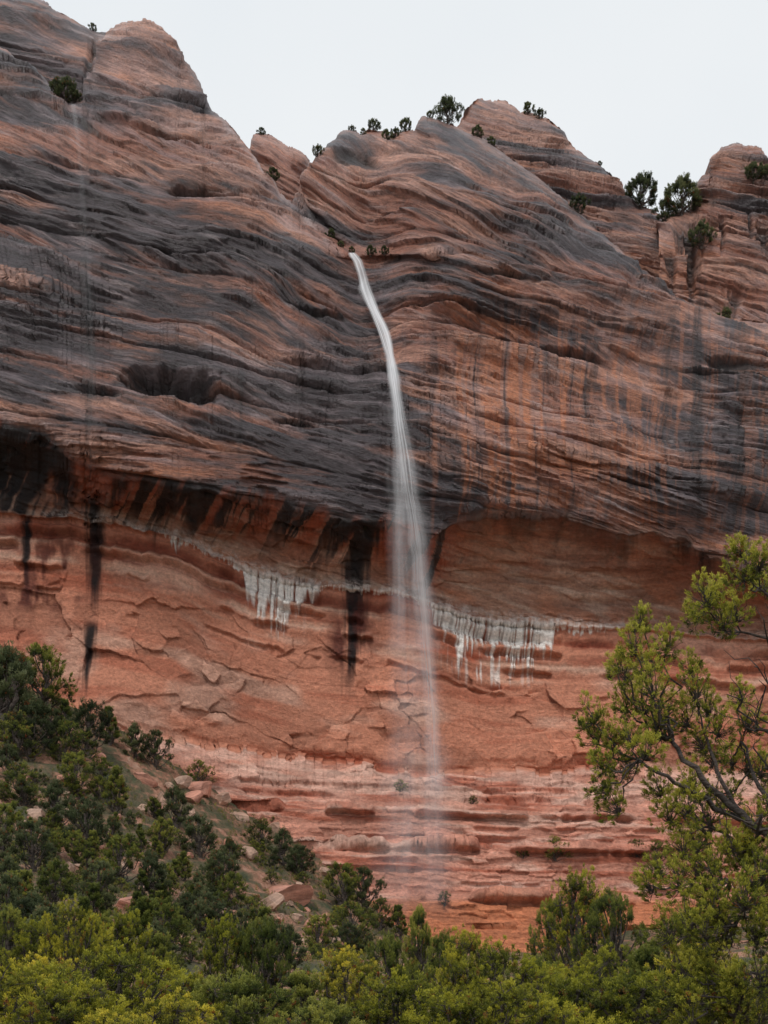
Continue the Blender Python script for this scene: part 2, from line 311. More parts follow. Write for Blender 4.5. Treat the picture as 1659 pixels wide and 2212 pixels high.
        P=P+Nn*((0.25*np.clip(im,0,1)+.35*sx*im)*(env>26))[...,None]
        C=mix(C,[0.022,0.016,0.016],0.88*cq)  # cave and hollows darkened, most under their tops: shade painted in
    e1=P[0]+np.array([0,4,-0.6]); e2=P[0]+np.array([0,14,-6]); e3=P[0]+np.array([0,40,-30])
    V=np.concatenate([e3[None],e2[None],e1[None],P],0); CC=np.concatenate([C[:1]]*3+[C],0); BB=np.concatenate([BED[:1]]*3+[BED],0); WW=np.concatenate([WET[:1]]*3+[WET],0)
    r,c=V.shape[:2]
    me=mesh_np(name,V.reshape(-1,3),grid_faces(r,c),np.clip(CC,0.008,1).reshape(-1,3),bed=BB.reshape(-1,3),alpha=np.clip(WW,0,1).ravel())
    me.materials.append(ROCK)
    o=link(bpy.data.objects.new(name,me)); o['kind']='structure'
    SURF[name+str(seed)]=(px,PY,P)
    return o
def surf_at(key,qx,qy):
    px,PY,P=SURF[key]; c=int(np.argmin(abs(px-qx))); r=int(np.argmin(abs(PY[:,c]-qy))); return P[r,c].copy()

mainrim=[(-260,60),(0,102),(60,135),(110,190),(150,222),(178,218),(190,175),(215,112),(228,80),(248,60),(320,54),(345,66),(372,100),(405,145),(435,185),(443,215),(480,252),(530,312),(570,364),(600,408),(630,440),
 (655,382),(690,332),(740,287),(800,283),(850,290),(900,284),(912,256),(940,262),(985,276),(1050,302),(1100,342),(1150,380),(1200,415),(1240,450),(1320,520),(1400,596),(1460,645),(1520,668),(1600,690),(1659,700),(1920,760)]
def main_depth(PX,PY,px):
    Y=np.zeros_like(PY); lp=lip(px); sp=seep(px); bp=bot(px); rr=sst(940,1060,px)
    for j in range(len(px)):
        l,s,b=lp[j],sp[j],bp[j]; k=rr[j]*.8
        xp=[-200,0,300,545,l-300,l-140,l-25,l-2,l+14,l+44,l+.4*(s-l)+10,(l+s)/2+30,s-8,s,s+8,s+35,s+80,b-30,b-6,b+2,b+60,1740,1746,1822,1830,1930,1940,2120]
        fp=[236,226,213,204,196,191.5,190,190.4,192.5,195.5+k,199.5+k,201.5+k,202+.5*k,201.4,202.5,201.5,200.5,199,199.6,197.5,194.5,193,191.5,190.5,188.8,187,185,178]
        xs,fs=zip(*sorted(zip(xp,fp)))
        Y[:,j]=np.interp(PY[:,j],xs,fs)
    Y+=-8*gau(PX,PY,280,330,230,260)-5*gau(PX,PY,1040,430,140,200)+5*gau(PX,PY,780,650,90,130)-4*gau(PX,PY,450,930,300,120)-3*gau(PX,PY,1250,930,250,130)
    Y+=4*gau(PX,PY,1450,720,80,150)+2.5*fbm(PX/300,PY/260,2,160)*(PY<2000)
    ridge=np.interp(PY,[200,425,460,500,530,548,600],[560,634,660,690,712,725,745])
    above=1-sst(532,556,PY+.02*(PX-800))
    right=sst(-2,26,PX-ridge)
    Y+=5*right*above*(1-sst(800,980,PX))
    d=np.clip(1-(ridge-PX)/70,0,1)
    Y+=(PX<=ridge)*(PY>380)*above*5*(1-np.sqrt(1-np.minimum(d,.98)**2))+ (PX>ridge)*(PY>380)*above*4*(1-sst(0,40,PX-ridge))
    und=gau(PX,PX*0,840,0,110,1)*sst(545,560,PY)*(1-sst(565,650,PY)); Y+=2.6*und
    return Y
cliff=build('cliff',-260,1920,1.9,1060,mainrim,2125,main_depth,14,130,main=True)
cliff['label']='tall red sandstone cliff with dark varnish bands and seep-lined alcove'
def dd(y0,lean=0.028):
    return lambda PX,PY,px: y0-lean*(PY-300)+1.5*fbm(PX/200,PY/200,2,170)
domes=[('hills',-260,330,3.0,230,[(-260,-90),(0,-12),(98,0),(106,16),(150,40),(190,63),(215,76),(240,78),(330,190)],420,dd(262),12,110,0.05,1),
 ('hills',520,700,1.6,150,[(520,460),(536,390),(541,320),(545,296),(552,290),(585,293),(600,306),(625,322),(648,330),(660,350),(668,400),(700,520)],520,dd(250),12,50,-0.5,2),
 ('hills',930,1560,2.2,300,[(930,420),(975,290),(992,264),(1020,225),(1035,213),(1090,219),(1120,238),(1180,256),(1212,280),(1232,312),(1290,352),(1325,385),(1352,424),(1380,446),(1430,458),(1480,472),(1510,500),(1560,640)],760,dd(236),11,110,-.05,3),
 ('hills',1420,1920,2.0,320,[(1420,500),(1440,466),(1478,452),(1500,440),(1508,395),(1514,378),(1535,372),(1540,345),(1556,330),(1570,315),(1590,312),(1622,320),(1640,330),(1659,348),(1740,420),(1920,480)],790,dd(228),9,60,-0.12,4)]
for d in domes:
    o=build(d[0],d[1],d[2],d[3],d[4],d[5],d[6],d[7],d[8],d[9],dark=d[10],seed=d[11]); o['label']='rounded layered sandstone dome above the cliff'
# ------------------------------------------------------------ ground
gxs=[-110,-70,-50,-35,-20,-5,5,25,45,70,110]
gys=[-60,0,20,40,70,110,150,190,235]
G=np.array([[0]*11,[-1.7]*11,
 [-3,-3,-3,-3.5,-4,-4,-4,-4,-3.5,-3,-2],
 [-1,-2,-3,-4,-5,-5.6,-5.8,-6,-5,-4,-3],
 [6,3,1,-1,-3,-6,-7.5,-8,-7,-5,-2],
 [14,8,5,2,-3,-8,-9,-9,-8,-5,-1],
 [26,16,12,6.5,0,-7,-10,-11,-8,-4,1],
 [44,35,28,19,9,0,-11,-12,-7,-2,4],
 [52,42,34,24,12,2,-10,-12,-6,0,5]],float)
fx=np.arange(-110,110.1,0.5); fy=np.arange(-60,235.1,0.5)
A1=np.array([np.interp(fx,gxs,row) for row in G]); HG=np.array([np.interp(fy,gys,A1[:,i]) for i in range(len(fx))]).T
for _ in range(60):
    HG[1:-1,:]=(HG[:-2]+2*HG[1:-1]+HG[2:])/4; HG[:,1:-1]=(HG[:,:-2]+2*HG[:,1:-1]+HG[:,2:])/4
GXX,GYY=np.meshgrid(fx,fy)
far=sst(8,60,GYY)
HG+=far*(1.1*fbm(GXX/14,GYY/11,5,200,0.55)+0.5*(np.abs(fbm(GXX/4,GYY/3,4,206))))
st=HG/1.3+0.5*fbm(GXX/20,GYY/20,2,210); HG+=far*0.8*sst(60,110,GYY)*(sst(0.1,0.5,st-np.floor(st))-(st-np.floor(st)))
g1_,g2_,gid,_,_=voro((GXX+2*fbm(GXX/4,GYY/4,3,220))/2.6,(GYY+2*fbm(GXX/4,GYY/4,3,223))/2.2,31)
HG+=far*.7*(gid-.5)*sst(0,.3,fbm(GXX/12,GYY/12,3,226))
def g(x,y):
    i=np.clip((y-fy[0])/0.5,0,len(fy)-1.01); j=np.clip((x-fx[0])/0.5,0,len(fx)-1.01)
    i0=int(i);j0=int(j);a=i-i0;b_=j-j0
    return (HG[i0,j0]*(1-b_)+HG[i0,j0+1]*b_)*(1-a)+(HG[i0+1,j0]*(1-b_)+HG[i0+1,j0+1]*b_)*a
ex=np.concatenate([[-3000,-1500,-600,-250],fx,[250,600,1500,3000]]); ey=np.concatenate([[-3000,-1200,-400],fy,[260,400,900,3000]])
EH=np.pad(HG,((3,4),(4,4)),mode='edge'); EH[-4:,:]=np.minimum(EH[-4:,:],20)
EX,EY=np.meshgrid(ex,ey)
me=mesh_np('ground',np.stack([EX,EY,EH],-1).reshape(-1,3),grid_faces(*EX.shape)[:,::-1])
m,nt,N=nodes('red_soil'); L=nt.links.new
out=N('ShaderNodeOutputMaterial'); p=N('ShaderNodeBsdfPrincipled'); L(p.outputs[0],out.inputs[0]); p.inputs['Roughness'].default_value=0.8
tc=N('ShaderNodeTexCoord'); n1=N('ShaderNodeTexNoise'); n1.inputs['Scale'].default_value=0.22; n1.inputs['Detail'].default_value=10; n1.inputs['Roughness'].default_value=.7; L(tc.outputs['Object'],n1.inputs['Vector'])
cr=N('ShaderNodeValToRGB'); e=cr.color_ramp.elements; e[0].position=.38; e[0].color=(.05,.06,.025,1); e[1].position=.70; e[1].color=(.44,.30,.22,1)
k=e.new(.49); k.color=(.12,.085,.045,1); k=e.new(.58); k.color=(.34,.16,.10,1); L(n1.outputs[0],cr.inputs[0]); L(cr.outputs[0],p.inputs['Base Color'])
n2=N('ShaderNodeTexNoise'); n2.inputs['Scale'].default_value=1.5; n2.inputs['Detail'].default_value=9; L(tc.outputs['Object'],n2.inputs['Vector'])
b=N('ShaderNodeBump'); b.inputs['Strength'].default_value=.9; b.inputs['Distance'].default_value=.6; L(n2.outputs[0],b.inputs['Height']); L(b.outputs[0],p.inputs['Normal'])
me.materials.append(m); o=link(bpy.data.objects.new('ground',me)); o['kind']='structure'; o['label']='rocky red hillside and valley floor below the cliff'
def ray_ground(px,py):
    for Y in np.arange(14,216,0.4):
        w=W(px,py,Y)
        if g(w[0],Y)>=w[2]: return np.array([w[0],Y,g(w[0],Y)])
    w=W(px,py,190); return np.array([w[0],190,g(w[0],190)])
# ------------------------------------------------------------ vegetation
def tube(pts,rad,n=6):
    pts=np.asarray(pts,float); rad=np.asarray(rad,float)
    t=np.gradient(pts,axis=0); t/=np.linalg.norm(t,axis=1,keepdims=True)+1e-9
    ref=np.where(np.abs(t[:,2:3])>0.9,np.array([[1,0,0]]),np.array([[0,0,1]]))
    a=np.cross(t,ref); a/=np.linalg.norm(a,axis=1,keepdims=True)+1e-9; b=np.cross(t,a)
    th=np.linspace(0,2*np.pi,n,endpoint=False)
    V=pts[:,None,:]+rad[:,None,None]*(a[:,None,:]*np.cos(th)[None,:,None]+b[:,None,:]*np.sin(th)[None,:,None])
    m=len(pts); i=np.arange(m*n).reshape(m,n); j=np.roll(i,-1,1)
    F=np.stack([i[:-1],j[:-1],j[1:],i[1:]],-1).reshape(-1,4)
    return V.reshape(-1,3),F
class Acc:
    def __init__(s): s.V=[];s.F=[];s.n=0
    def add(s,V,F): s.V.append(V); s.F.append(F+s.n); s.n+=len(V)
    def get(s): return np.concatenate(s.V),np.concatenate(s.F)
def limb(p0,p1,r0,r1,rg,bend=0.12,n=7,up=0.0):
    t=np.linspace(0,1,n)[:,None]; d=np.linalg.norm(p1-p0)
    P=p0+(p1-p0)*t+np.sin(np.pi*t)*np.array([0,0,-up*d])
    w=rg.normal(0,bend*d*0.35,(n,3)); w[0]=0;w[-1]=0
    return P+w*np.sin(np.pi*t), r0+(r1-r0)*t[:,0]
def tufts_mesh(C,Ax,R,tint,nleaf,ll,lw,rg,pal):
    n=len(C); c=np.repeat(C,nleaf,0); ax=np.repeat(Ax,nleaf,0); r=np.repeat(R,nleaf)[:,None]
    d=rg.normal(size=c.shape); d/=np.linalg.norm(d,axis=1,keepdims=True)
    rad=rg.random((len(c),1))**0.6
    al=rg.random((len(c),1))
    o=c+d*r*rad*(1-.55*al)+ax*r*1.9*al
    dr=d*0.55+ax*1.0+rg.normal(size=c.shape)*0.3; dr/=np.linalg.norm(dr,axis=1,keepdims=True)
    s=np.cross(dr,rg.normal(size=c.shape)); s/=np.linalg.norm(s,axis=1,keepdims=True)+1e-9
    l=ll*(0.6+0.8*rg.random((len(c),1)))
    a=o-s*lw*.5; b=o+s*lw*.5; e=o+dr*l+s*lw*.15; f=o+dr*l*0.6+s*lw*0.6
    V=np.stack([a,b,f,e],1).reshape(-1,3); F=np.arange(len(V)).reshape(-1,4)
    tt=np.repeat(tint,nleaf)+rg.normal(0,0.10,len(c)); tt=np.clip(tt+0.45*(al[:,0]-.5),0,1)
    pal=np.array(pal); pos=tt*(len(pal)-1); i0=np.clip(pos.astype(int),0,len(pal)-2); fr=(pos-i0)[:,None]
    col=pal[i0]*(1-fr)+pal[i0+1]*fr
    rust=rg.random(n)<0.04; col=np.where(np.repeat(rust,nleaf)[:,None]&(rg.random((len(c),1))<.5),np.array([[.30,.10,.03]]),col)
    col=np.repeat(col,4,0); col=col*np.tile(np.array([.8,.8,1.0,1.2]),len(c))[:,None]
    return V,F,col
PALY=[(.026,.033,.010),(.115,.132,.020),(.32,.315,.032),(.60,.54,.055)]
PALG=[(.022,.033,.012),(.070,.098,.023),(.17,.198,.038),(.31,.32,.06)]
PALD=[(.022,.031,.015),(.056,.077,.032),(.108,.135,.054),(.18,.20,.09)]
def foliage_mat():
    m,nt,N=nodes('juniper_foliage'); L=nt.links.new
    out=N('ShaderNodeOutputMaterial'); at=N('ShaderNodeAttribute'); at.attribute_name='col'
    oi=N('ShaderNodeObjectInfo'); hs=N('ShaderNodeHueSaturation'); mr=N('ShaderNodeMapRange'); mr.inputs['To Min'].default_value=.62; mr.inputs['To Max'].default_value=1.38
    L(oi.outputs['Random'],mr.inputs[0]); L(mr.outputs[0],hs.inputs['Value']); L(at.outputs['Color'],hs.inputs['Color'])
    mr2=N('ShaderNodeMapRange'); mr2.inputs['To Min'].default_value=.515; mr2.inputs['To Max'].default_value=.480; L(oi.outputs['Random'],mr2.inputs[0]); L(mr2.outputs[0],hs.inputs['Hue'])
    p=N('ShaderNodeBsdfPrincipled'); p.inputs['Roughness'].default_value=.55; p.inputs['Specular IOR Level'].default_value=.3
    t=N('ShaderNodeBsdfTranslucent'); mx=N('ShaderNodeMixShader'); mx.inputs[0].default_value=.38
    L(hs.outputs[0],p.inputs['Base Color']); L(hs.outputs[0],t.inputs['Color']); L(p.outputs[0],mx.inputs[1]); L(t.outputs[0],mx.inputs[2]); L(mx.outputs[0],out.inputs[0])
    return m
FOL=foliage_mat()
BARK=rock_material('shaggy_bark',bump=.8,rough=(.8,.95),fixed=(.10,.078,.066))
def juniper(seed,H,R,nclump,ntuft,tr_,nleaf,ll,pal,base=0.12,cone=0.0,tintb=0.5):
    rg=np.random.default_rng(seed); T=Acc(); C=[];AX=[];RR=[];TI=[]
    top=np.array([rg.normal(0,.08*R),rg.normal(0,.08*R),H*.82]); trunkP,trunkR=limb(np.zeros(3)-np.array([0,0,.3]),top,.05*H,.012*H,rg,.12,9)
    T.add(*tube(trunkP,trunkR,8))
    lob=rg.uniform(.65,1.25,9)
    for i in range(nclump):
        az=i*2.399+rg.normal(0,.3); h=base+(1-base)*((i+.5)/nclump)**0.85
        prof=(math.sin(math.pi*min(1,(h*0.86+0.14)))**0.6)*(1-cone*h)
        rr=R*prof*lob[int(az/(2*math.pi)*9)%9]*rg.uniform(.5,1.0)
        c=np.array([math.cos(az)*rr,math.sin(az)*rr,H*(h*.90+.03)+rg.normal(0,.03*H)])
        hs=np.clip((c[2]/H)*.7-.05,.05,.95); j=int(hs*8); st=trunkP[j]
        P_,r_=limb(st,c,.020*H*(1-hs*.5),.006*H,rg,.15,7,up=.12); T.add(*tube(P_,r_,5))
        cr=R*rg.uniform(.15,.30)
        ct=rg.uniform(-.22,.16)+tintb
        for k in range(ntuft):
            d=rg.normal(size=3); d/=np.linalg.norm(d); d[2]=d[2]*.8+.15
            q=c+d*cr*rg.random()**.45*np.array([1,1,1.35])
            outw=q-np.array([0,0,H*.35]); outw/=np.linalg.norm(outw)+1e-6
            ax=outw*.6+np.array([0,0,.9])+rg.normal(0,.25,3); ax/=np.linalg.norm(ax)
            C.append(q);AX.append(ax);RR.append(tr_*rg.uniform(.5,1.4)); TI.append(np.clip(ct+.36*(d[2])+rg.normal(0,.12),0,1))  # upper side of each clump tinted lighter, top light painted into leaves
            if k%3==0:
                P_,r_=limb(c,q,.005*H,.0022*H,rg,.2,4); T.add(*tube(P_,r_,3))
    V,F,col=tufts_mesh(np.array(C),np.array(AX),np.array(RR),np.array(TI),nleaf,ll,ll*.30,rg,pal)
    tv,tf=T.get(); tm=mesh_np('trunk',tv,tf); tm.materials.append(BARK)
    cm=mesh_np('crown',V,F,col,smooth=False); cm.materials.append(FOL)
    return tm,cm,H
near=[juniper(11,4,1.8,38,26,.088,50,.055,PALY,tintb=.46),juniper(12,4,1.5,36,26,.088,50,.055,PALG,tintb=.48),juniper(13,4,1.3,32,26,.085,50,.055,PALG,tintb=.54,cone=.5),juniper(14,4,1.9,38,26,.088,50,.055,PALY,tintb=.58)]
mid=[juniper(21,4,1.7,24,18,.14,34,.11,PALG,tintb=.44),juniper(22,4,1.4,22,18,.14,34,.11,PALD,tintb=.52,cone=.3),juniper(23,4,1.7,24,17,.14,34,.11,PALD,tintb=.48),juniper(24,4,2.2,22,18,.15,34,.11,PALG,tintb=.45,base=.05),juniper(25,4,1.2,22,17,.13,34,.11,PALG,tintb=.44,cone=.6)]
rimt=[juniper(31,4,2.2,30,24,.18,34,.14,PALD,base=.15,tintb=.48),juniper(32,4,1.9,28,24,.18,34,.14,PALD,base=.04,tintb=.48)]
def add_tree(kit,pos,H,wid,name,label,cat,group,rot=None):
    tm,cm,H0=kit
    e=link(bpy.data.objects.new(name,None)); e.location=tuple(pos); s=H/H0; e.scale=(s*wid,s*wid,s); e.rotation_euler=(0,0,rng.uniform(0,6.28) if rot is None else rot)
    e['label']=label; e['category']=cat; e['group']=group; e.empty_display_size=.3
    for nm,me in(('trunk',tm),('crown',cm)):
        c=link(bpy.data.objects.new(nm,me)); c.parent=e
    return e
for px,Y,top,k,w in [(20,46,1955,1,1.0),(75,38,2000,0,1.0),(150,36,1965,3,.9),(270,38,1985,0,.9),(345,44,2010,2,1),(230,19,2070,3,1.15),(85,21,2085,0,1.1),(-10,18,2110,3,1.1),(400,24,2110,0,1.1),(485,32,2000,0,.85),(575,32,1985,1,.8),(520,19,2100,1,1.05),
  (650,25,2090,2,1.1),(745,30,2065,0,1.0),(840,34,2015,1,.8),(905,48,1950,2,.8),(960,42,2010,1,.9),(1010,34,2025,0,.9),(1085,25,2055,3,1.0),(1160,34,2065,1,.9),(1250,58,1895,0,1.0),(1200,62,1935,1,.9),(1320,55,1920,1,1.0),(1290,28,2065,3,1.0),(1240,19,2125,0,1.1),
  (1400,26,2030,2,1.1),(1480,40,1960,1,1.0),(350,16,2170,3,1.2),(1110,17,2140,3,1.1),(870,18,2120,0,1.1),(700,17,2160,1,1.2),(1500,22,2060,0,1.1),(1380,18,2120,0,1.2),(200,48,1975,2,1.0),(990,17,2160,0,1.1),(150,17,2140,0,1.1)]:
    w0=W(px,top,Y); z=g(w0[0],Y); H=max(1.6,(w0[2]-z)*1.0)
    add_tree(near[k],(w0[0],Y,z),H,w*min(1.3,max(.8,3.4/H)),'juniper_tree','bushy %s juniper tree on the valley floor'%('yellow-green' if k in(0,3) else 'deep green'),'tree','junipers on the valley floor')
hs=[(15,1600,195,1),(90,1540,140,0),(60,1640,110,2),(0,1560,160,2),(190,1630,115,2),(235,1610,80,4),(290,1640,75,1),(335,1658,80,2),(430,1690,45,3),(160,1720,95,0),(250,1760,105,4),(120,1790,105,1),
 (185,1835,115,2),(380,1790,90,1),(350,1850,80,0),(430,1850,90,2),(560,1830,55,3),(610,1870,80,1),(650,1900,75,2),(740,1965,100,0),(785,1975,100,2),(640,1890,65,1),(40,1740,80,3),(15,1840,105,0),(70,1880,110,2),
 (260,1910,105,0),(330,1955,110,1),(210,1965,105,2),(120,1965,105,0),(470,1940,100,2),(500,1970,85,0),(430,2000,90,1),(20,1950,100,1),(180,2035,100,4),(70,2030,100,1),(370,2045,90,0),(520,2045,80,2),
 (760,2035,80,3),(820,2010,60,3),(860,2030,75,4),(215,1690,50,3),(20,1690,80,1),(150,1645,80,3),(495,1890,80,1),(240,1845,80,1),(960,1955,30,3),(1200,1855,45,3),(1130,1850,26,3),(1020,1738,18,3),(865,1712,24,3),(1420,1870,50,3),(1380,1850,36,3),(730,1880,40,3),(590,1790,30,3),(30,1640,90,3),(110,1620,90,2),(140,1590,80,4)]
def slope_thing(k,q,H):
    shrub=k==3
    add_tree(mid[k],q,H,1.12 if not shrub else 1.4,'shrub' if shrub else 'pinyon_tree','low green shrub growing on the red rock ledges' if shrub else 'dark green pinyon tree rooted on the rocky slope','shrub' if shrub else 'tree','shrubs on the slope' if shrub else 'pinyons on the slope')
for px,py,hp,k in hs:
    q=surf_at('cliff0',px,py) if (px>840 and py<1990) else ray_ground(px,py)
    q[2]-=.15; slope_thing(k,q,hp*K*q[1])
cnt=0
while cnt<240:
    px=rng.uniform(-60,840); py=1640+460*rng.random()**.8
    lim=1640+max(0,(px-250))*0.60
    if py<lim+16: continue
    if 555<px<725 and 1925<py<2065: cnt+=1; continue
    if fbm(px/70,py/45,2,450)<-.34: continue
    q=ray_ground(px,py); k=int(rng.choice([0,1,2,3,3,3,3,4])); H=rng.uniform(1.6,3.6) if k!=3 else rng.uniform(.8,2.0); q[2]-=.2
    slope_thing(k,q,H); cnt+=1
for key,px,py,hp,k in [('cliff0',965,268,48,0),('cliff0',878,286,26,1),('cliff0',805,286,24,0),('cliff0',835,305,26,1),('cliff0',760,290,14,1),('cliff0',785,290,14,1),('cliff0',855,300,20,1),('cliff0',930,262,16,1),('hills3',1140,250,24,1),('hills3',1165,258,22,1),('hills3',1385,452,68,1),('hills4',1475,466,74,1),('hills4',1440,480,44,1),('hills4',1505,455,30,1),('hills4',1625,400,38,1),('hills4',1655,400,36,0),
    ('cliff0',692,342,22,1),('cliff0',142,222,46,0),('cliff0',120,205,28,1),('cliff0',160,224,32,1),('hills1',200,72,16,1),('cliff0',590,395,26,1),('cliff0',1250,455,36,1),('cliff0',1030,300,24,1),('cliff0',1060,315,18,1),('cliff0',715,520,24,1),('cliff0',800,555,22,1),('cliff0',760,550,14,1),('cliff0',1565,700,30,1),('hills2',565,294,16,1),('hills3',1295,358,10,1),('hills4',1510,550,50,1),('cliff0',735,545,14,1),('cliff0',830,552,18,1),('cliff0',780,1145,34,1)]:
    q=surf_at(key,px,py); H=hp*K*q[1]; q[2]-=.2
    add_tree(rimt[k],q,H*1.05,1.05,'juniper_tree','small grey-green juniper tree clinging to the cliff rim','tree','junipers on the cliff rim')
# ------------------------------------------------------------ large close juniper
rg=np.random.default_rng(99); T=Acc(); C=[];AX=[];RR=[];TI=[]
BY=13.0
def q3(px,py,dy=0): return W(px,py,BY+dy)
base=q3(1800,0,0); base[2]=g(base[0],BY)-.2
fork=q3(1760,1880,0.2); P_,r_=limb(base,fork,.24,.17,rg,.06,8); T.add(*tube(P_,r_,10))
topf=q3(1790,1450,.4); P_,r_=limb(fork,topf,.15,.08,rg,.08,8); T.add(*tube(P_,r_,8))
def clump(c,rad,n,tilt,tint):
    for k in range(n):
        d=rg.normal(size=3); d/=np.linalg.norm(d)
        q=c+d*rad*1.08*rg.random()**.42*np.array([.9,.9,1.3])
        ax=tilt*.8+d*.6+rg.normal(0,.25,3); ax/=np.linalg.norm(ax)
        C.append(q);AX.append(ax);RR.append(rg.uniform(.016,.042)); TI.append(np.clip(tint+.26*d[2]+rg.normal(0,.15),0,1))  # upward tufts get a lighter tint, painted light from above
        if k%2==0:
            P2,r2=limb(c-tilt*rad*.6,q,.007,.0025,rg,.2,4); T.add(*tube(P2,r2,3))
limbs=[((1790,1500),[(1700,1390),(1600,1365)],.03,[(1560,1340,38),(1520,1290,38),(1590,1320,34),(1545,1285,30),(1500,1330,24)],0.2),
 ((1790,1450),[(1700,1330),(1640,1270)],.025,[(1600,1185,26),(1605,1235,34),(1640,1215,28),(1650,1265,24)],-.3),
 ((1760,1880),[(1640,1790),(1530,1700),(1450,1600)],.06,[(1385,1345,24),(1370,1395,34),(1400,1430,40),(1440,1390,30),(1350,1450,34),(1410,1480,40),(1385,1520,42),(1440,1530,38),(1345,1520,32),(1330,1440,22),(1420,1575,34)],0),
 ((1600,1770),[(1480,1700),(1380,1640)],.035,[(1275,1545,30),(1285,1590,32),(1320,1600,38),(1350,1650,38),(1300,1700,30),(1325,1740,34),(1400,1620,38),(1360,1590,38),(1300,1650,28)],-.4),
 ((1620,1790),[(1560,1690),(1520,1580)],.035,[(1490,1440,28),(1500,1490,38),(1530,1530,36),(1475,1550,38),(1560,1570,36),(1510,1600,36),(1540,1640,34)],.4),
 ((1700,1840),[(1640,1700),(1600,1600)],.035,[(1600,1500,28),(1620,1560,32),(1580,1640,34),(1650,1660,34)],.6),
 ((1760,1900),[(1640,1850),(1540,1790)],.045,[(1480,1740,40),(1440,1760,34),(1420,1700,34),(1530,1760,42),(1570,1720,36),(1490,1680,36)],.3),
 ((1780,1950),[(1680,1920),(1580,1900)],.04,[(1500,1880,40),(1460,1900,38),(1540,1860,40),(1600,1840,40),(1640,1780,40),(1420,1880,30),(1400,1910,30),(1470,1830,30)],-.3),
 ((1790,2000),[(1700,1990),(1600,1980)],.04,[(1530,1960,42),(1480,1990,44),(1560,2020,44),(1610,1940,44),(1650,1880,44),(1440,2010,36),(1510,2060,44),(1640,2010,44),(1660,1960,44)],-.6),
 ((1800,2060),[(1700,2090),(1620,2100)],.035,[(1560,2110,46),(1600,2160,50),(1520,2150,46),(1650,2110,50),(1480,2200,46),(1640,2200,50),(1560,2210,46),(1470,2100,40),(1450,2160,36)],-.9)]
for _ in range(38):
    py=1600+630*rg.random()**.75; xm=np.interp(py,[1560,1700,1850,1950,2230],[1560,1500,1480,1450,1440]); px=rg.uniform(xm,1720)
    j=int(np.interp(py,[1560,1650,1800,1900,2000,2100],[4,5,6,7,8,9])); limbs[j][3].append((px,py,rg.uniform(26,40)))
for st,via,r0,cl,dy in limbs:
    pts=[q3(st[0],st[1],.1)]+[q3(a,b,dy*(i+1)/len(via)) for i,(a,b) in enumerate(via)]
    P=[]
    for i in range(len(pts)-1):
        a,_=limb(pts[i],pts[i+1],1,1,rg,.10,6); P+=list(a[:-1] if i<len(pts)-2 else a)
    P=np.array(P); T.add(*tube(P,np.linspace(r0,r0*.4,len(P)),6))
    for (cx,cy,cr) in cl:
        c=q3(cx,cy,dy+rg.normal(0,.3)); d=np.linalg.norm(P-c,axis=1); j=int(np.argmin(d+0.02*np.arange(len(P))[::-1]))
        s=P[j]; a,rr=limb(s,c,r0*.34,.008,rg,.18,8,up=.15); T.add(*tube(a,rr,5))
        tl=(c-s); tl=tl/(np.linalg.norm(tl)+1e-6)*.5+np.array([0,0,.8]); tl/=np.linalg.norm(tl)
        rad=cr*K*BY
        tint=rg.uniform(.44,.74) if cy<1850 else rg.uniform(.34,.64)
        clump(c,rad*1.05,int(30+cr*.9),tl,tint)
for a,b in [((1720,1640),(1600,1545)),((1720,1640),(1640,1470)),((1700,1790),(1520,1730)),((1700,1430),(1650,1340)),((1720,1600),(1570,1500)),((1720,1560),(1630,1440)),((1720,1700),(1590,1610))]:
    P_,r_=limb(q3(*a,.0),q3(*b,-.9),.024,.005,rg,.2,8); T.add(*tube(P_,r_,4))
    for j in(2,3,4,5,6):
        e_=P_[j]+rg.normal(0,.18,3)+np.array([-.12,0,.15]); a2,b2=limb(P_[j],e_,.008,.003,rg,.2,4); T.add(*tube(a2,b2,3))
V,F,col=tufts_mesh(np.array(C),np.array(AX),np.array(RR),np.array(TI),38,.026,.0072,rg,[(.030,.040,.011),(.12,.145,.022),(.31,.325,.040),(.54,.51,.075)])
e=link(bpy.data.objects.new('juniper_tree',None)); e.location=tuple(base)
e['label']='tall open juniper tree with bare dark limbs and green sprays'; e['category']='tree'; e['group']='junipers on the valley floor'
tv,tf=T.get(); tm=mesh_np('trunk',tv-base,tf); tm.materials.append(BARK); cm=mesh_np('crown',V-base,F,col,smooth=False); cm.materials.append(FOL)
for nm,me in(('trunk',tm),('crown',cm)):
    c=link(bpy.data.objects.new(nm,me)); c.parent=e
# ------------------------------------------------------------ boulders
def boulder_mesh(seed):
    rg=np.random.default_rng(seed)
    import bmesh
    bm=bmesh.new(); bmesh.ops.create_icosphere(bm,subdivisions=5,radius=1)
    V=np.array([v.co[:] for v in bm.verts])
    for _ in range(11):
        n=rg.normal(size=3); n/=np.linalg.norm(n); h=rg.uniform(.45,.8)
        d=V@n; V=V-np.outer(np.maximum(d-h,0),n)
    V*=np.array([1.2,.95,.8])
    r=fbm(V[:,0]*2+seed,V[:,1]*2+V[:,2]*1.7,4,300+seed)
    V*= (1+.07*r)[:,None]
    for v,c in zip(bm.verts,V): v.co=c
    me=bpy.data.meshes.new('boulder'); bm.to_mesh(me); bm.free()
    return me
BM=[rock_material('boulder_red',fixed=(.50,.23,.16)),rock_material('boulder_tan',fixed=(.46,.29,.21))]
bms=[boulder_mesh(i) for i in range(6)]
for i,b_ in enumerate(bms): b_.materials.append(BM[i%2])
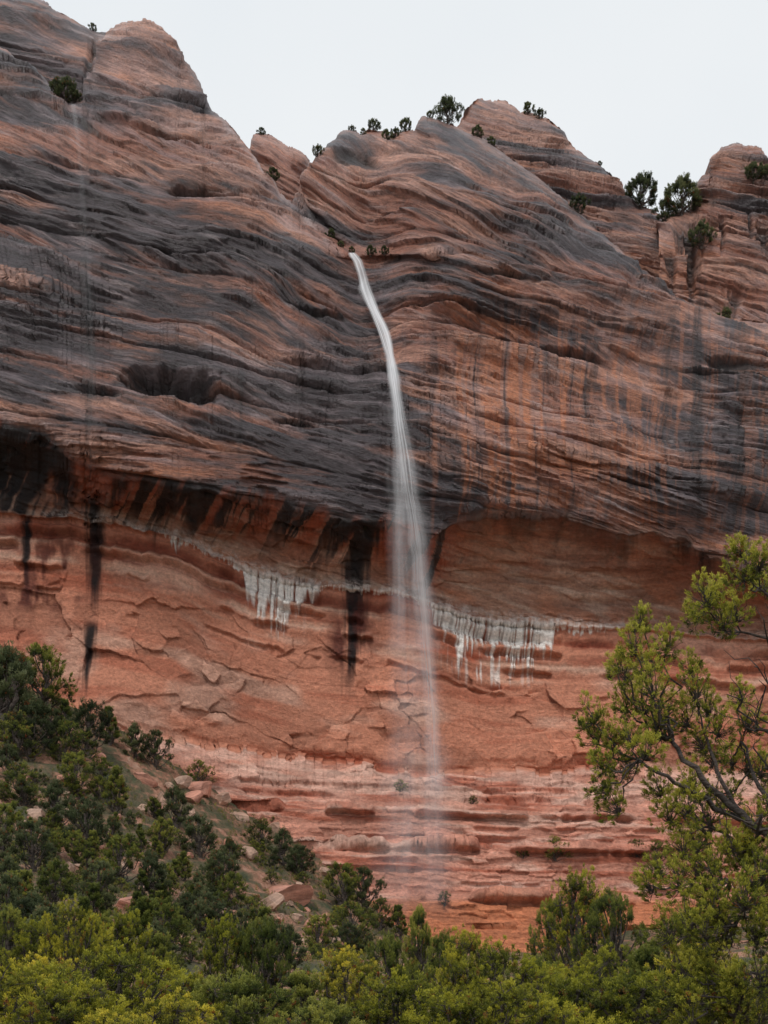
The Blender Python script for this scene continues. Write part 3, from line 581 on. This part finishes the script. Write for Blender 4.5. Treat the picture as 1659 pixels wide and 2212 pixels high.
bl=[(612,1945,62),(585,1960,30),(685,2015,42),(655,2040,18),(430,1712,42),(395,1700,24),(215,1650,20),(480,1735,28),(275,1965,38),(410,1950,34),(650,2075,28),(725,2020,22),(310,1690,28),(80,1770,28),(60,1690,22),(520,1770,22),(560,1770,24),(600,1800,24),(140,1690,22),(350,1740,26),(250,1700,18),(320,1760,22),(310,1880,24),(270,1880,22),(500,1830,24),(540,1850,24),(660,1860,18),(700,1885,18),(40,1800,20),(450,1800,20),(410,1730,26),(370,1715,18),(590,1995,18),(480,1975,16),(830,1990,16),(150,1890,24),(380,1890,24),(90,1840,22),(560,2040,24),(470,2060,20),(700,1985,14),(640,1990,16)]
for i in range(110):
    px=rng.uniform(0,760); py=rng.uniform(1680,2060)
    if py<1665+max(0,(px-250))*0.6: continue
    bl.append((px,py,rng.uniform(5,14)))
for i,(px,py,r) in enumerate(bl):
    q=ray_ground(px,py); s=r*K*q[1]; o=link(bpy.data.objects.new('boulder',bms[i%6])); o.location=tuple(q+np.array([0,0,s*.18])); o.scale=(s,s,s*rng.uniform(.8,1.1)); o.rotation_euler=(rng.normal(0,.35),rng.normal(0,.35),rng.uniform(0,6.28))
    o['label']='angular %s sandstone boulder lying on the slope'%('red' if (i%6)%2==0 else 'tan'); o['category']='boulder'; o['group']='fallen boulders on the slope'
# ------------------------------------------------------------ undergrowth
n=18000; ux=rng.uniform(-75,75,n); uy=rng.uniform(14,195,n)
nn=fbm(ux/9,uy/9,3,400)
idx=np.where((nn>-0.22)&((ux<3+0.0*uy)|(uy<120)))[0]
C=np.array([[ux[i],uy[i],g(ux[i],uy[i])+.1] for i in idx]); AX=np.tile(np.array([0,0,1.0]),(len(C),1))
V,F,col=tufts_mesh(C,AX,rng.uniform(.12,.42,len(C)),np.clip(rng.normal(.48,.2,len(C)),0,1),30,.16,.04,rng,PALG)
me=mesh_np('undergrowth',V,F,col,smooth=False); me.materials.append(FOL); o=link(bpy.data.objects.new('undergrowth',me)); o['kind']='stuff'; o['label']='low green brush and grass covering the slope'
# ------------------------------------------------------------ water
def water_mat():
    m,nt,N=nodes('falling_water'); L=nt.links.new
    out=N('ShaderNodeOutputMaterial'); at=N('ShaderNodeAttribute'); at.attribute_name='col'
    d=N('ShaderNodeBsdfDiffuse'); d.inputs[0].default_value=(.94,.95,.97,1); t=N('ShaderNodeBsdfTranslucent'); t.inputs[0].default_value=(.94,.95,.97,1)
    a=N('ShaderNodeMixShader'); a.inputs[0].default_value=.3; L(d.outputs[0],a.inputs[1]); L(t.outputs[0],a.inputs[2])
    tr=N('ShaderNodeBsdfTransparent'); mx=N('ShaderNodeMixShader'); L(at.outputs['Alpha'],mx.inputs[0]); L(tr.outputs[0],mx.inputs[1]); L(a.outputs[0],mx.inputs[2]); L(mx.outputs[0],out.inputs[0])
    return m
WM=water_mat()
def front(px,py,w=14):
    return min(surf_at('cliff0',px+a,py)[1] for a in(-w,0,w))
def fall(paths,name,label):
    Vs=[];Fs=[];As=[];n=0
    for pts,gain,seed in paths:
        pts=np.array(pts,float); py=np.arange(pts[0,1],pts[-1,1],3.0); cx=np.interp(py,pts[:,1],pts[:,0])+2*fbm(py/60,py*0+seed,3,530); w=np.interp(py,pts[:,1],pts[:,2])*(1+.25*fbm(py/45,py*0+seed,3,531)); al=np.interp(py,pts[:,1],pts[:,3])
        k_=np.ones(9)/9; cxp=np.convolve(np.pad(cx,4,mode='edge'),k_,'valid')
        Yf=np.array([front(a,b) for a,b in zip(cxp,py)])
        Yf=np.minimum.accumulate(Yf); Yp=np.pad(Yf,(10,22),mode='edge'); Yf=np.min([Yp[i:i+len(Yf)+20] for i in range(12)],0)
        Yf=np.convolve(Yf,np.ones(21)/21,'valid')-.9
        c=np.linspace(-1,1,41); CC,PYY=np.meshgrid(c,py)
        PXX=cxp[:,None]+CC*w[:,None]; YY=Yf[:,None]-.5*np.sqrt(np.clip(1-CC**2,0,1))*(w[:,None]*K*200)
        V=np.stack([(PXX-CX)*K*YY,YY,(HZ-PYY)*K*YY],-1)
        soft=sst(1000,1350,PYY)
        st=fbm(CC*6+seed*3.3,PYY/500,4,500+seed,.75); st2=fbm(CC*2.2+seed,PYY/120,3,520+seed)
        A_=al[:,None]*np.clip(1-CC**2,0,1)**(1.1+.5*soft)*np.clip(.76+(1.1-.5*soft)*st+(.45-.2*soft)*st2,0.05,1.5)*gain
        r,cc=CC.shape; Vs.append(V.reshape(-1,3)); Fs.append(grid_faces(r,cc)+n); As.append(A_.ravel()); n+=r*cc
    V=np.concatenate(Vs); me=mesh_np(name,V,np.concatenate(Fs),np.ones((len(V),3)),alpha=np.clip(np.concatenate(As),0,.97)); me.materials.append(WM)
    o=link(bpy.data.objects.new(name,me)); o['kind']='structure'; o['label']=label
fall([([(755,546,9,.9),(770,554,13,1.),(782,590,12,.6),(788,618,13,.8),(806,660,12,1.),(827,710,12,.95),(842,760,12,.8),(855,830,14,.62),(866,920,17,.5),(880,1020,19,.48),(893,1100,21,.5),(905,1200,22,.44),(914,1300,23,.38),(922,1420,23,.34),(932,1550,23,.32),(938,1660,24,.27),(938,1760,34,.12),(935,1950,50,.04)],1.15,1),
      ([(790,600,7,.2),(778,620,8,.7),(798,660,8,.55),(824,720,8,.4),(843,800,10,.35),(857,900,13,.32),(864,1000,14,.3),(864,1100,15,.28),(862,1200,16,.25),(862,1300,17,.2),(862,1420,24,.03)],.9,2),
      ([(850,860,20,.0),(866,960,36,.18),(880,1100,50,.25),(890,1300,60,.24),(896,1500,72,.22),(900,1700,88,.22),(895,1850,106,.20),(890,2010,130,.0)],1.0,3)],'waterfall','thin white waterfall dropping from a notch in the cliff')
fall([([(158,224,6,.4),(168,300,6,.2),(178,420,8,.14),(188,600,12,.10),(195,800,14,.08),(200,1060,16,.0)],.4,5)],'waterfall','faint wispy waterfall running down dark rock')
# ------------------------------------------------------------ light
w=bpy.data.worlds.new('World'); scene.world=w; w.use_nodes=True; nt=w.node_tree; nt.nodes.clear(); N=nt.nodes.new; L=nt.links.new
out=N('ShaderNodeOutputWorld'); bg=N('ShaderNodeBackground'); bg.inputs[1].default_value=1.0
sky=N('ShaderNodeTexSky'); sky.sky_type='NISHITA'; sky.sun_disc=False; sky.sun_elevation=math.radians(55); sky.sun_rotation=math.radians(200)
sc=N('ShaderNodeVectorMath'); sc.operation='SCALE'; sc.inputs['Scale'].default_value=.08; L(sky.outputs[0],sc.inputs[0])
tc=N('ShaderNodeTexCoord'); nz=N('ShaderNodeTexNoise'); nz.inputs['Scale'].default_value=1.6; nz.inputs['Detail'].default_value=5; L(tc.outputs['Generated'],nz.inputs['Vector'])
cr=N('ShaderNodeValToRGB'); e=cr.color_ramp.elements; e[0].position=.3; e[0].color=(.78,.84,.89,1); e[1].position=.7; e[1].color=(.92,.945,.96,1); L(nz.outputs[0],cr.inputs[0])
mx=N('ShaderNodeMix'); mx.data_type='RGBA'; mx.inputs[0].default_value=.93; L(sc.outputs[0],mx.inputs[6]); L(cr.outputs[0],mx.inputs[7]); L(mx.outputs[2],bg.inputs[0]); L(bg.outputs[0],out.inputs[0])
sl=bpy.data.lights.new('sun','SUN'); sl.energy=1.5; sl.angle=math.radians(11); sl.color=(1,.97,.93); so=link(bpy.data.objects.new('sun',sl))
so.rotation_euler=(math.radians(35),0,math.radians(-22)); so.location=(0,-20,80)
cam=bpy.data.cameras.new('camera'); co=link(bpy.data.objects.new('camera',cam)); co.rotation_euler=(math.radians(90),0,0); cam.lens=36/(2212*K); cam.sensor_width=36; cam.shift_y=(HZ-1106)/2212; cam.clip_end=8000; cam.clip_start=.1
scene.camera=co
scene.view_settings.view_transform='Standard'; scene.view_settings.look='None'; scene.view_settings.exposure=0
